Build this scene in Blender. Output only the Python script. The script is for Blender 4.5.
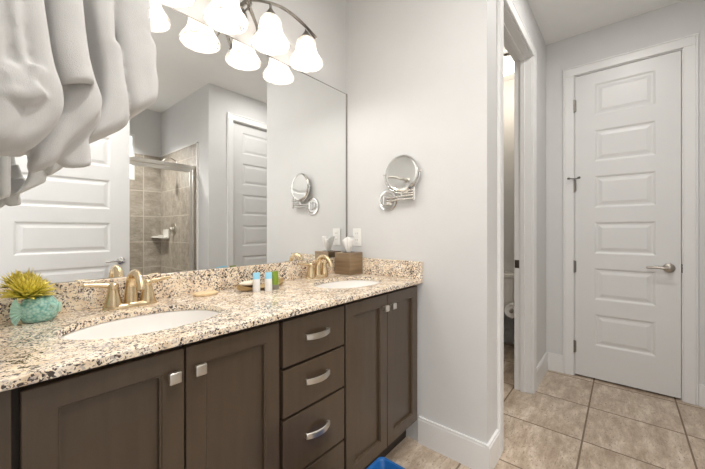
import bpy, bmesh, math, random
from mathutils import Vector, Matrix
random.seed(7)
R = math.radians
PI = math.pi
C = bpy.context.scene.collection
for _o in list(bpy.data.objects):
    bpy.data.objects.remove(_o)

# ------------------------------------------------------------------ camera
CAM_H, FPX, HOR = 1.18, 320.0, 231.0
AX = R(40.2)
cam = bpy.data.cameras.new('camera')
cam.sensor_width = 36.0
cam.lens = FPX / 705.0 * 36.0
cam.shift_y = -(234.5 - HOR) / 705.0
cam.clip_start = 0.02
camo = bpy.data.objects.new('camera', cam)
C.objects.link(camo)
camo.location = (0, 0, CAM_H)
camo.rotation_euler = (R(90), 0, AX - R(90))
bpy.context.scene.camera = camo

# ------------------------------------------------------------------ world, exposure
sc = bpy.context.scene
w = bpy.data.worlds.new('sky_light')
sc.world = w
w.use_nodes = True
w.node_tree.nodes['Background'].inputs[0].default_value = (1.0, 0.985, 0.97, 1)
w.node_tree.nodes['Background'].inputs[1].default_value = 1.5
sc.view_settings.view_transform = 'Standard'
sc.view_settings.look = 'None'
sc.view_settings.gamma = 1.0
sc.view_settings.use_curve_mapping = False
sc.view_settings.exposure = 0.42
sc.cycles.max_bounces = 14
sc.cycles.diffuse_bounces = 8
sc.cycles.glossy_bounces = 6
sc.cycles.transmission_bounces = 10
sc.cycles.sample_clamp_indirect = 6.0
BULB_W = 1.9          # each vanity bulb
FILL_W = 14.0          # ceiling fill lights added out of view
TOILET_W = 5.0


def ray(u):
    a = (u - 352.5) / FPX
    F = (math.cos(AX), math.sin(AX))
    Rt = (math.sin(AX), -math.cos(AX))
    return F[0] + a * Rt[0], F[1] + a * Rt[1]


def at_y(u, v, y):
    rx, ry = ray(u)
    s = y / ry
    return Vector((s * rx, y, CAM_H - (v - HOR) * s / FPX))


# ------------------------------------------------------------------ materials
def new_mat(name):
    m = bpy.data.materials.new(name)
    m.use_nodes = True
    nt = m.node_tree
    return m, nt, nt.nodes['Principled BSDF']


def N(nt, t, **kw):
    n = nt.nodes.new(t)
    for k, v in kw.items():
        if k in n.inputs:
            n.inputs[k].default_value = v
        else:
            setattr(n, k, v)
    return n


def coords(nt, scale=(1, 1, 1)):
    tc = N(nt, 'ShaderNodeTexCoord')
    mp = N(nt, 'ShaderNodeMapping')
    mp.inputs['Scale'].default_value = scale
    nt.links.new(tc.outputs['Object'], mp.inputs[0])
    return mp.outputs[0]


def ramp(nt, fac, stops, interp='LINEAR'):
    r = N(nt, 'ShaderNodeValToRGB')
    r.color_ramp.interpolation = interp
    e = r.color_ramp.elements
    while len(e) < len(stops):
        e.new(0.5)
    for el, (p, c) in zip(e, stops):
        el.position = p
        el.color = (c[0], c[1], c[2], 1)
    nt.links.new(fac, r.inputs[0])
    return r.outputs[0]


def mixc(nt, fac, a, b):
    m = N(nt, 'ShaderNodeMix', data_type='RGBA')
    for sock, val in ((m.inputs[0], fac), (m.inputs[6], a), (m.inputs[7], b)):
        if hasattr(val, 'links') or hasattr(val, 'is_linked'):
            nt.links.new(val, sock)
        else:
            sock.default_value = val if not isinstance(val, tuple) else (val[0], val[1], val[2], 1)
    return m.outputs[2]


def mat(name, col, rough=0.5, metal=0.0, var=0.04, vscale=8.0, bump=0.0, bscale=60.0, stretch=(1, 1, 1), spec=0.5, coat=0.0, sheen=0.0):
    m, nt, b = new_mat(name)
    co = coords(nt, stretch)
    n = N(nt, 'ShaderNodeTexNoise', Scale=vscale, Detail=4.0)
    nt.links.new(co, n.inputs['Vector'])
    lo = tuple(max(0, c * (1 - var)) for c in col)
    hi = tuple(min(1, c * (1 + var)) for c in col)
    nt.links.new(ramp(nt, n.outputs[0], [(0.3, lo), (0.7, hi)]), b.inputs['Base Color'])
    b.inputs['Roughness'].default_value = rough
    b.inputs['Metallic'].default_value = metal
    b.inputs['Specular IOR Level'].default_value = spec
    b.inputs['Coat Weight'].default_value = coat
    b.inputs['Sheen Weight'].default_value = sheen
    if bump:
        n2 = N(nt, 'ShaderNodeTexNoise', Scale=bscale, Detail=3.0)
        nt.links.new(co, n2.inputs['Vector'])
        bp = N(nt, 'ShaderNodeBump', Strength=bump, Distance=0.002)
        nt.links.new(n2.outputs[0], bp.inputs['Height'])
        nt.links.new(bp.outputs[0], b.inputs['Normal'])
    return m


M = {}
M['wall'] = mat('painted_wall', (0.64, 0.64, 0.636), 0.55, var=0.01, bump=0.35, bscale=110, spec=0.3)
M['hallwall'] = M['wall']
M['ceil'] = mat('ceiling_paint', (0.82, 0.82, 0.81), 0.7, var=0.01, bump=0.25, bscale=90, spec=0.2)
M['trim'] = mat('white_trim_paint', (0.74, 0.74, 0.735), 0.35, var=0.01)
M['door'] = mat('white_door_paint', (0.685, 0.685, 0.68), 0.38, var=0.01)
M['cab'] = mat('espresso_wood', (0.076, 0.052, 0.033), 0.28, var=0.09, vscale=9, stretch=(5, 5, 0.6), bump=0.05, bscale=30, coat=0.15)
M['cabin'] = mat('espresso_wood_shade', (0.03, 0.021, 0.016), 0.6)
M['nickel'] = mat('satin_nickel', (0.66, 0.63, 0.58), 0.28, 1.0, var=0.03)
M['agednickel'] = mat('aged_nickel', (0.40, 0.365, 0.32), 0.3, 1.0, var=0.05)
M['chrome'] = mat('polished_chrome', (0.72, 0.71, 0.69), 0.12, 1.0, var=0.02)
M['bronze'] = mat('champagne_bronze', (0.72, 0.58, 0.38), 0.24, 1.0, var=0.03)
M['darkmetal'] = mat('dark_bronze', (0.10, 0.085, 0.07), 0.35, 0.9)
M['fixture'] = mat('brushed_nickel', (0.24, 0.225, 0.205), 0.32, 1.0, var=0.05, stretch=(1, 1, 8))
M['ceramic'] = mat('white_porcelain', (0.86, 0.84, 0.81), 0.12, var=0.01)
M['towel'] = mat('white_terry', (0.575, 0.57, 0.56), 0.95, var=0.03, vscale=30, bump=0.4, bscale=700, spec=0.1, sheen=0.3)
M['plastic_white'] = mat('white_plastic', (0.82, 0.81, 0.78), 0.4, var=0.01)
M['blue'] = mat('blue_plastic', (0.010, 0.10, 0.31), 0.35, var=0.05)
M['teal'] = None
M['tile_white'] = mat('white_corner_shelf', (0.8, 0.78, 0.74), 0.25)
M['bin'] = mat('dark_brown_bin', (0.04, 0.028, 0.02), 0.5)
M['paper'] = mat('tissue_paper', (0.88, 0.87, 0.85), 0.9, var=0.01, bump=0.2, bscale=80)
M['soap'] = mat('tan_soap', (0.74, 0.56, 0.34), 0.5, var=0.06)
M['cream'] = mat('cream_cloth', (0.80, 0.72, 0.58), 0.9, var=0.04, bump=0.3, bscale=200)
M['wood'] = mat('olive_wood', (0.42, 0.29, 0.13), 0.45, var=0.2, stretch=(2, 14, 14))
M['wooddark'] = mat('dark_wood', (0.09, 0.05, 0.025), 0.5, var=0.2, stretch=(2, 14, 14))
M['bluecap'] = mat('sky_blue_plastic', (0.30, 0.62, 0.80), 0.4, var=0.02)
M['tubewhite'] = mat('frosted_white_tube', (0.80, 0.78, 0.76), 0.35, var=0.02)
M['green'] = mat('olive_green_tube', (0.20, 0.30, 0.025), 0.35, var=0.08)
M['greycap'] = mat('grey_cap', (0.22, 0.20, 0.17), 0.4)
M['tissuebox'] = mat('brushed_bronze_box', (0.34, 0.255, 0.17), 0.4, 0.75, var=0.22, vscale=6, stretch=(1, 1, 9))
M['blackgap'] = mat('black_rubber', (0.01, 0.01, 0.01), 0.8)
M['dark'] = mat('shadow_gap_filler', (0.02, 0.018, 0.016), 0.8)


def granite():
    m, nt, b = new_mat('speckled_granite')
    co = coords(nt)
    n1 = N(nt, 'ShaderNodeTexNoise', Scale=26.0, Detail=5.0, Roughness=0.65)
    nt.links.new(co, n1.inputs['Vector'])
    base = ramp(nt, n1.outputs[0], [(0.34, (0.70, 0.55, 0.39)), (0.44, (0.85, 0.70, 0.52)), (0.56, (0.92, 0.81, 0.65)), (0.68, (0.93, 0.86, 0.76))])
    # grey-violet quartz flecks
    v1 = N(nt, 'ShaderNodeTexVoronoi', Scale=215.0)
    v1.inputs['Randomness'].default_value = 1.0
    nd = N(nt, 'ShaderNodeTexNoise', Scale=110.0, Detail=3.0)
    nt.links.new(co, nd.inputs['Vector'])
    vm = N(nt, 'ShaderNodeVectorMath', operation='MULTIPLY_ADD')
    nt.links.new(nd.outputs['Color'], vm.inputs[0])
    vm.inputs[1].default_value = (0.012, 0.012, 0.012)
    nt.links.new(co, vm.inputs[2])
    nt.links.new(vm.outputs[0], v1.inputs['Vector'])
    sep = N(nt, 'ShaderNodeSeparateColor')
    nt.links.new(v1.outputs['Color'], sep.inputs[0])
    n3 = N(nt, 'ShaderNodeTexNoise', Scale=14.0, Detail=2.0)
    nt.links.new(co, n3.inputs['Vector'])
    ad = N(nt, 'ShaderNodeMath', operation='MULTIPLY_ADD')
    nt.links.new(n3.outputs[0], ad.inputs[0])
    ad.inputs[1].default_value = 0.9
    nt.links.new(sep.outputs[0], ad.inputs[2])
    grey = ramp(nt, ad.outputs[0], [(0.0, (0, 0, 0)), (0.56, (0, 0, 0)), (0.58, (1, 1, 1))])
    # ramp input clamps at 1: shift down
    sub = N(nt, 'ShaderNodeMath', operation='SUBTRACT')
    nt.links.new(ad.outputs[0], sub.inputs[0])
    sub.inputs[1].default_value = 0.45
    greyf = ramp(nt, sub.outputs[0], [(0.60, (0, 0, 0)), (0.68, (1, 1, 1))])
    darkf = ramp(nt, sub.outputs[0], [(0.815, (0, 0, 0)), (0.845, (1, 1, 1))])
    c1 = mixc(nt, greyf, base, (0.56, 0.49, 0.44))
    c2 = mixc(nt, darkf, c1, (0.07, 0.055, 0.05))
    v2 = N(nt, 'ShaderNodeTexVoronoi', Scale=340.0)
    nt.links.new(vm.outputs[0], v2.inputs['Vector'])
    sp2 = N(nt, 'ShaderNodeSeparateColor')
    nt.links.new(v2.outputs['Color'], sp2.inputs[0])
    f2 = ramp(nt, sp2.outputs[1], [(0.90, (0, 0, 0)), (0.92, (1, 1, 1))])
    c3 = mixc(nt, f2, c2, (0.16, 0.10, 0.075))
    nt.links.new(c3, b.inputs['Base Color'])
    b.inputs['Roughness'].default_value = 0.16
    nt.nodes.remove(grey.node)
    return m


def tile_mat(name, ox, oy, size, tile_a, tile_b, tile_c, grout, gw, axes='xy', rough=0.35, zsize=None):
    m, nt, b = new_mat(name)
    tc = N(nt, 'ShaderNodeTexCoord')
    sp = N(nt, 'ShaderNodeSeparateXYZ')
    nt.links.new(tc.outputs['Object'], sp.inputs[0])
    idx = {'x': 0, 'y': 1, 'z': 2}
    facs = []
    cells = []
    for k, ax in enumerate(axes):
        sz = size if k == 0 or not zsize else zsize
        o = N(nt, 'ShaderNodeMath', operation='SUBTRACT')
        nt.links.new(sp.outputs[idx[ax]], o.inputs[0])
        o.inputs[1].default_value = (ox, oy)[k]
        d = N(nt, 'ShaderNodeMath', operation='DIVIDE')
        nt.links.new(o.outputs[0], d.inputs[0])
        d.inputs[1].default_value = sz
        fl = N(nt, 'ShaderNodeMath', operation='FLOOR')
        nt.links.new(d.outputs[0], fl.inputs[0])
        cells.append(fl.outputs[0])
        pp = N(nt, 'ShaderNodeMath', operation='PINGPONG')
        nt.links.new(d.outputs[0], pp.inputs[0])
        pp.inputs[1].default_value = 0.5
        lt = N(nt, 'ShaderNodeMath', operation='LESS_THAN')
        nt.links.new(pp.outputs[0], lt.inputs[0])
        lt.inputs[1].default_value = gw / sz / 2
        facs.append(lt.outputs[0])
    mx = N(nt, 'ShaderNodeMath', operation='MAXIMUM')
    nt.links.new(facs[0], mx.inputs[0])
    nt.links.new(facs[1], mx.inputs[1])
    cb = N(nt, 'ShaderNodeCombineXYZ')
    nt.links.new(cells[0], cb.inputs[0])
    nt.links.new(cells[1], cb.inputs[1])
    wn = N(nt, 'ShaderNodeTexWhiteNoise', noise_dimensions='3D')
    nt.links.new(cb.outputs[0], wn.inputs['Vector'])
    off = N(nt, 'ShaderNodeVectorMath', operation='MULTIPLY_ADD')
    nt.links.new(wn.outputs['Color'], off.inputs[0])
    off.inputs[1].default_value = (9, 9, 9)
    mp = N(nt, 'ShaderNodeMapping')
    mp.inputs['Scale'].default_value = (0.8, 2.2, 1.6)
    nt.links.new(tc.outputs['Object'], mp.inputs[0])
    nt.links.new(mp.outputs[0], off.inputs[2])
    n = N(nt, 'ShaderNodeTexNoise', Scale=6.0, Detail=10.0, Roughness=0.78, Distortion=0.15)
    nt.links.new(off.outputs[0], n.inputs['Vector'])
    colr = ramp(nt, n.outputs[0], [(0.36, tile_a), (0.5, tile_b), (0.62, tile_c)])
    n2 = N(nt, 'ShaderNodeTexNoise', Scale=60.0, Detail=4.0, Roughness=0.6)
    nt.links.new(off.outputs[0], n2.inputs['Vector'])
    pit = ramp(nt, n2.outputs[0], [(0.34, (1, 1, 1)), (0.40, (0, 0, 0))])
    colr = mixc(nt, pit, colr, tuple(c * 0.85 for c in tile_a))
    nt.links.new(mixc(nt, mx.outputs[0], colr, grout), b.inputs['Base Color'])
    rr = N(nt, 'ShaderNodeMath', operation='MULTIPLY_ADD')
    nt.links.new(mx.outputs[0], rr.inputs[0])
    rr.inputs[1].default_value = 0.5
    rr.inputs[2].default_value = rough
    nt.links.new(rr.outputs[0], b.inputs['Roughness'])
    inv = N(nt, 'ShaderNodeMath', operation='SUBTRACT')
    inv.inputs[0].default_value = 1.0
    nt.links.new(mx.outputs[0], inv.inputs[1])
    bp = N(nt, 'ShaderNodeBump', Strength=0.5, Distance=0.002)
    nt.links.new(inv.outputs[0], bp.inputs['Height'])
    nt.links.new(bp.outputs[0], b.inputs['Normal'])
    return m


M['granite'] = granite()
M['floor'] = tile_mat('travertine_floor_tile', 2.21, 0.175, 0.455, (0.33, 0.25, 0.18), (0.48, 0.385, 0.295), (0.66, 0.57, 0.47),
                      (0.20, 0.15, 0.105), 0.009, rough=0.34)
M['shower'] = tile_mat('shower_wall_tile', 0.10, 0.05, 0.33, (0.27, 0.23, 0.185), (0.38, 0.335, 0.28), (0.51, 0.46, 0.40),
                       (0.62, 0.56, 0.48), 0.008, axes='xz', rough=0.3)
M['shower_side'] = tile_mat('shower_side_tile', 0.04, 0.05, 0.33, (0.27, 0.23, 0.185), (0.38, 0.335, 0.28), (0.51, 0.46, 0.40),
                            (0.62, 0.56, 0.48), 0.008, axes='yz', rough=0.3)


def mirror_mat():
    m, nt, b = new_mat('silvered_glass')
    b.inputs['Metallic'].default_value = 1.0
    b.inputs['Roughness'].default_value = 0.0
    n = N(nt, 'ShaderNodeTexNoise', Scale=0.7)
    nt.links.new(coords(nt), n.inputs['Vector'])
    nt.links.new(ramp(nt, n.outputs[0], [(0, (0.90, 0.91, 0.905)), (1, (0.91, 0.915, 0.91))]), b.inputs['Base Color'])
    return m


M['magnifier'] = mat('grey_mirror_glass', (0.74, 0.735, 0.72), 0.015, 1.0, var=0.005)
M['mirror'] = mirror_mat()


def glass_mat():
    m = bpy.data.materials.new('clear_shower_glass')
    m.use_nodes = True
    nt = m.node_tree
    nt.nodes.clear()
    out = N(nt, 'ShaderNodeOutputMaterial')
    tr = N(nt, 'ShaderNodeBsdfTransparent')
    tr.inputs[0].default_value = (0.95, 0.955, 0.945, 1)
    gl = N(nt, 'ShaderNodeBsdfGlossy')
    gl.inputs['Roughness'].default_value = 0.02
    fr = N(nt, 'ShaderNodeFresnel')
    fr.inputs['IOR'].default_value = 1.4
    mx = N(nt, 'ShaderNodeMixShader')
    nt.links.new(fr.outputs[0], mx.inputs[0])
    nt.links.new(tr.outputs[0], mx.inputs[1])
    nt.links.new(gl.outputs[0], mx.inputs[2])
    nt.links.new(mx.outputs[0], out.inputs[0])
    return m


M['glass'] = glass_mat()


def emit_mat(name, col, strength, base=None, noise=0.0):
    m, nt, b = new_mat(name)
    b.inputs['Base Color'].default_value = (*(base or col), 1)
    b.inputs['Roughness'].default_value = 0.35
    b.inputs['Emission Strength'].default_value = strength
    n = N(nt, 'ShaderNodeTexNoise', Scale=22.0, Detail=3.0, Distortion=1.5)
    nt.links.new(coords(nt), n.inputs['Vector'])
    lo = tuple(c * (1 - noise) for c in col)
    nt.links.new(ramp(nt, n.outputs[0], [(0.35, lo), (0.6, col)]), b.inputs['Emission Color'])
    return m




def shade_mat():
    m, nt, b = new_mat('alabaster_glass')
    out = nt.nodes['Material Output']
    n = N(nt, 'ShaderNodeTexNoise', Scale=24.0, Detail=4.0, Distortion=1.8)
    nt.links.new(coords(nt), n.inputs['Vector'])
    col = ramp(nt, n.outputs[0], [(0.38, (0.56, 0.52, 0.48)), (0.60, (0.95, 0.935, 0.91))])
    nt.links.new(col, b.inputs['Base Color'])
    b.inputs['Roughness'].default_value = 0.25
    tr = N(nt, 'ShaderNodeBsdfTranslucent')
    nt.links.new(col, tr.inputs[0])
    mx = N(nt, 'ShaderNodeMixShader')
    mx.inputs[0].default_value = 0.75
    nt.links.new(b.outputs[0], mx.inputs[1])
    nt.links.new(tr.outputs[0], mx.inputs[2])
    nt.links.new(mx.outputs[0], out.inputs[0])
    return m


M['shade'] = shade_mat()
M['bulb'] = emit_mat('frosted_bulb', (1.0, 0.95, 0.86), 4.0)
M['lamp_lens'] = emit_mat('frosted_lamp_lens', (1.0, 0.96, 0.90), 3.5)
M['skyglass'] = emit_mat('bright_obscure_window_glass', (0.95, 0.98, 1.0), 1.6)


def fish_mat():
    m, nt, b = new_mat('teal_glazed_ceramic')
    co = coords(nt)
    v = N(nt, 'ShaderNodeTexVoronoi', Scale=130.0)
    nt.links.new(co, v.inputs['Vector'])
    nt.links.new(ramp(nt, v.outputs['Distance'], [(0.1, (0.56, 0.76, 0.66)), (0.55, (0.34, 0.62, 0.55)), (0.8, (0.16, 0.42, 0.38))]), b.inputs['Base Color'])
    bp = N(nt, 'ShaderNodeBump', Strength=0.8, Distance=0.003)
    bp.invert = True
    nt.links.new(v.outputs['Distance'], bp.inputs['Height'])
    nt.links.new(bp.outputs[0], b.inputs['Normal'])
    b.inputs['Roughness'].default_value = 0.3
    return m


M['teal'] = fish_mat()
M['tealplain'] = mat('pale_teal_glaze', (0.46, 0.70, 0.61), 0.3, var=0.15, vscale=40)


def leaf_mat():
    m, nt, b = new_mat('yellow_green_succulent')
    at = N(nt, 'ShaderNodeAttribute', attribute_name='tipness')
    nt.links.new(ramp(nt, at.outputs['Fac'], [(0.0, (0.22, 0.26, 0.03)), (0.35, (0.60, 0.55, 0.06)), (0.8, (0.90, 0.76, 0.14)), (1.0, (0.45, 0.32, 0.08))]), b.inputs['Base Color'])
    b.inputs['Roughness'].default_value = 0.5
    return m


M['leaf'] = leaf_mat()

# ------------------------------------------------------------------ mesh helpers (world coordinates)
ORIG = {}


def bmn():
    return bmesh.new()


def box(bm, x0, x1, y0, y1, z0, z1, bev=0.0, seg=2):
    vs = [bm.verts.new((x, y, z)) for x in (x0, x1) for y in (y0, y1) for z in (z0, z1)]
    fs = [(0, 1, 3, 2), (4, 6, 7, 5), (0, 4, 5, 1), (2, 3, 7, 6), (0, 2, 6, 4), (1, 5, 7, 3)]
    faces = [bm.faces.new([vs[i] for i in f]) for f in fs]
    if bev:
        es = list({e for f in faces for e in f.edges})
        bmesh.ops.bevel(bm, geom=es, offset=bev, segments=seg, affect='EDGES', profile=0.6)
    return vs


def lathe(bm, prof, loc=(0, 0, 0), axis=(0, 0, 1), n=32, sx=1.0, sy=1.0, cap0=False, cap1=False):
    q = Vector((0, 0, 1)).rotation_difference(Vector(axis).normalized())
    loc = Vector(loc)
    rings = []
    for r, z in prof:
        ring = []
        for k in range(n):
            t = 2 * PI * k / n
            ring.append(bm.verts.new(loc + q @ Vector((r * sx * math.cos(t), r * sy * math.sin(t), z))))
        rings.append(ring)
    for a, b in zip(rings, rings[1:]):
        for k in range(n):
            bm.faces.new((a[k], a[(k + 1) % n], b[(k + 1) % n], b[k]))
    if cap0:
        bm.faces.new(rings[0][::-1])
    if cap1:
        bm.faces.new(rings[-1])
    return rings


def catmull(pts, n=8):
    pts = [Vector(p) for p in pts]
    P = [2 * pts[0] - pts[1]] + pts + [2 * pts[-1] - pts[-2]]
    out = []
    for i in range(1, len(P) - 2):
        for k in range(n):
            t = k / n
            p0, p1, p2, p3 = P[i - 1:i + 3]
            out.append(0.5 * ((2 * p1) + (p2 - p0) * t + (2 * p0 - 5 * p1 + 4 * p2 - p3) * t * t + (3 * p1 - p0 - 3 * p2 + p3) * t ** 3))
    out.append(pts[-1])
    return out


def tube(bm, pts, rad, n=12, flat=1.0, up=(0, 0, 1)):
    """sweep an ellipse (rad wide, rad*flat along the side axis) along pts"""
    pts = [Vector(p) for p in pts]
    L = len(pts)
    rings = []
    upv = Vector(up)
    for i, p in enumerate(pts):
        d = (pts[min(i + 1, L - 1)] - pts[max(i - 1, 0)]).normalized()
        s = d.cross(upv)
        if s.length < 1e-4:
            s = d.cross(Vector((0.31, 0.95, 0.1)))
        s.normalize()
        t = s.cross(d).normalized()
        r = rad[i] if isinstance(rad, (list, tuple)) else rad
        rings.append([bm.verts.new(p + s * (r * flat * math.cos(2 * PI * k / n)) + t * (r * math.sin(2 * PI * k / n))) for k in range(n)])
    for a, b in zip(rings, rings[1:]):
        for k in range(n):
            bm.faces.new((a[k], b[k], b[(k + 1) % n], a[(k + 1) % n]))
    bm.faces.new(rings[0])
    bm.faces.new(rings[-1][::-1])


def obj(name, bm, m, parent=None, smooth=False, bevel=0.0, subsurf=0):
    o0 = Vector((0, 0, 0))
    if parent is not None:
        o0 = ORIG[parent.name]
        bmesh.ops.translate(bm, verts=bm.verts, vec=-o0)
    bmesh.ops.recalc_face_normals(bm, faces=bm.faces)
    me = bpy.data.meshes.new(name)
    bm.to_mesh(me)
    bm.free()
    me.materials.append(m)
    if smooth:
        for p in me.polygons:
            p.use_smooth = True
        if smooth != 'all':
            me.set_sharp_from_angle(angle=R(40))
    o = bpy.data.objects.new(name, me)
    C.objects.link(o)
    if parent is not None:
        o.parent = parent
    ORIG[o.name] = o0
    if bevel:
        mo = o.modifiers.new('bevel', 'BEVEL')
        mo.width = bevel
        mo.segments = 2
        mo.limit_method = 'ANGLE'
        mo.angle_limit = R(50)
    if subsurf:
        mo = o.modifiers.new('sub', 'SUBSURF')
        mo.levels = subsurf
        mo.render_levels = subsurf
    return o


def thing(name, loc, label, cat, group=None):
    o = bpy.data.objects.new(name, None)
    o.empty_display_size = 0.05
    C.objects.link(o)
    o.location = loc
    ORIG[o.name] = Vector(loc)
    o['label'] = label
    o['category'] = cat
    if group:
        o['group'] = group
    return o


def tag(o, label, cat, group=None):
    o['label'] = label
    o['category'] = cat
    if group:
        o['group'] = group
    return o


def struct(o, label=None, cat=None):
    o['kind'] = 'structure'
    if label:
        o['label'] = label
    if cat:
        o['category'] = cat
    return o


def dup(root, loc, label, group=None):
    r = root.copy()
    C.objects.link(r)
    r.location = loc
    r['label'] = label
    if group:
        r['group'] = group
    for ch in list(root.children):
        c = ch.copy()
        C.objects.link(c)
        c.parent = r
        for g in list(ch.children):
            d = g.copy()
            C.objects.link(d)
            d.parent = c
    return r


def sbox(name, dims, m, label, cat, bev=0.0):
    bm = bmn()
    for d in (dims if isinstance(dims[0], (tuple, list)) else [dims]):
        box(bm, *d)
    return struct(obj(name, bm, m, bevel=bev), label, cat)


# ------------------------------------------------------------------ plan
YM = 1.415       # wall behind the mirror
XE = 1.61        # wall with the magnifying mirror
YT = 0.504       # hall-side face of the toilet wall
XB = 3.17        # wall with the panelled closet door
YS = -0.59       # south wall of the hall
YG = -0.90       # shower glass
YB = -1.94       # back of the shower
H = 2.775
XW = -0.012      # west wall face
HD = 2.44

sbox('floor', (-1.6, 3.95, -2.1, 2.05, -0.06, 0.0), M['floor'], 'beige square travertine floor tiles with brown grout', 'floor')
sbox('ceiling', (-0.14, 3.95, -2.1, 2.05, H, H + 0.08), M['ceil'], 'plain off-white ceiling above the bathroom and hall', 'ceiling')
sbox('wall_north', (-0.14, 1.73, YM, YM + 0.12, 0, H), M['wall'], 'off-white wall carrying the wide vanity mirror', 'wall')
sbox('wall_end', (XE, XE + 0.12, YT, YM, 0, H), M['wall'], 'off-white wall carrying the round magnifying mirror at the vanity end', 'wall')
# toilet wall with its opening
OX0, OX1 = 1.845, 2.605
sbox('wall_toilet', [(XE + 0.12, OX0 - 0.02, YT, YT + 0.116, 0, H), (OX1 + 0.02, 3.77, YT, YT + 0.116, 0, H), (OX0 - 0.02, OX1 + 0.02, YT, YT + 0.116, HD + 0.025, H)],
     M['wall'], 'off-white hall wall with the open toilet room doorway', 'wall')
DY0, DY1 = -0.312, 0.302
sbox('wall_east', [(XB, XB + 0.12, YS - 0.12, DY0 - 0.02, 0, H), (XB, XB + 0.12, DY1 + 0.02, YT, 0, H), (XB, XB + 0.12, DY0 - 0.02, DY1 + 0.02, HD + 0.03, H)],
     M['wall'], 'off-white wall at the hall end around the narrow six panel door', 'wall')
SX0, SX1 = 1.917, 2.62
sbox('wall_south', [(1.633, SX0 - 0.02, YS - 0.12, YS, 0, H), (SX1 + 0.02, XB, YS - 0.12, YS, 0, H), (SX0 - 0.02, SX1 + 0.02, YS - 0.12, YS, HD + 0.03, H),
                    (1.633, 1.753, YB, YS - 0.12, 0, H)],
     M['wall'], 'off-white wall beside the shower seen in the vanity mirror', 'wall')
sbox('wall_shower', [(-0.13, 0.72, YB - 0.12, YB, 0, H), (1.32, 1.753, YB - 0.12, YB, 0, H), (0.72, 1.32, YB - 0.12, YB, 0, 1.83), (0.72, 1.32, YB - 0.12, YB, 2.41, H)],
     M['wall'], 'off-white wall above the tile at the back of the shower', 'wall')
WD0, WD1 = -0.60, 0.27     # entry doorway
sbox('wall_west', [(-0.13, XW, WD1, YM, 0, H), (-0.13, XW, YB, WD0, 0, H), (-0.13, XW, WD0, WD1, HD + 0.03, H)],
     M['wall'], 'off-white wall at the vanity end holding the towels', 'wall')
# toilet room
sbox('wall_toilet_back', [(1.73, 3.77, 1.90, 2.02, 0, H), (3.65, 3.77, YT + 0.116, 1.90, 0, H), (1.61, 1.73, YM + 0.12, 2.02, 0, H)],
     M['wall'], 'grey-white wall behind the toilet', 'wall')

sbox('wall_light_block', [(3.87, 3.93, -0.75, YT, 0, H), (XB + 0.12, 3.87, -0.75, -0.69, 0, H), (3.77, 3.87, YT - 0.06, YT, 0, H)], M['wall'], 'unseen closet box added behind the narrow hall door to block stray light', 'wall')  # unseen box added so world light does not leak under the door
sbox('wall_light_block_south', [(1.753, 3.0, -1.42, -1.36, 0, H), (2.94, 3.0, -1.36, YS - 0.12, 0, H)], M['wall'], 'unseen closet box added behind the reflected white door to block stray light', 'wall')  # added out of view to keep sky light out behind this door

# shower tile
TT = 2.17
sbox('wall_shower_tile', [(XW, 0.72, YB, YB + 0.012, 0, TT), (1.32, 1.633, YB, YB + 0.012, 0, TT), (0.72, 1.32, YB, YB + 0.012, 0, 1.83)], M['shower'], 'brown stone tile on the back of the shower', 'wall')
sbox('wall_shower_side', (1.621, 1.633, YB + 0.012, YG + 0.05, 0, TT), M['shower_side'], 'brown stone tile carrying the shower valve', 'wall')
bm = bmn()
box(bm, 1.617, 1.634, YG + 0.05, YG + 0.062, 0, TT + 0.012)
box(bm, 1.617, 1.634, YB + 0.012, YG + 0.062, TT, TT + 0.012)
struct(obj('trim_1', bm, M['tile_white']), 'pale tile edging around the shower opening', 'trim')

# window in the shower
bm = bmn()
for d in ((0.72, 0.745), (1.295, 1.32)):
    box(bm, d[0], d[1], YB - 0.08, YB + 0.016, 1.83, 2.41)
box(bm, 0.745, 1.295, YB - 0.08, YB + 0.016, 1.83, 1.855)
box(bm, 0.745, 1.295, YB - 0.08, YB + 0.016, 2.385, 2.41)
wi = struct(obj('window_1', bm, M['trim']), 'small bright window high in the shower wall', 'window')
bm = bmn()
box(bm, 0.745, 1.295, YB - 0.06, YB - 0.05, 1.855, 2.385)
obj('pane', bm, M['skyglass'], wi)


# ------------------------------------------------------------------ trim helpers
def casing(name, axis, plane, a0, a1, ztop, sgn, label, wdt=0.072, th=0.017):
    """flat casing with a raised outer bead; axis 'x' runs along x on plane y, 'y' along y on plane x; sgn = room side"""
    bm = bmn()
    r = 0.006

    def b(s0, s1, z0, z1, t0, t1):
        p0, p1 = sorted((plane + sgn * t0, plane + sgn * t1))
        if axis == 'x':
            box(bm, s0, s1, p0, p1, z0, z1, 0.003, 1)
        else:
            box(bm, p0, p1, s0, s1, z0, z1, 0.003, 1)
    o0, o1, zt = a0 - wdt - r, a1 + wdt + r, ztop + wdt + r
    for k0, k1, t in ((0, 0.012, th), (0.012, wdt, th - 0.002)):
        b(o0 + k0, o0 + k1, 0, zt - k1, 0, t)
        b(o1 - k1, o1 - k0, 0, zt - k1, 0, t)
        b(o0 + k0, o1 - k0, zt - k1, zt - k0, 0, t)
    return struct(obj(name, bm, M['trim']), label, 'door casing')


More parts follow.
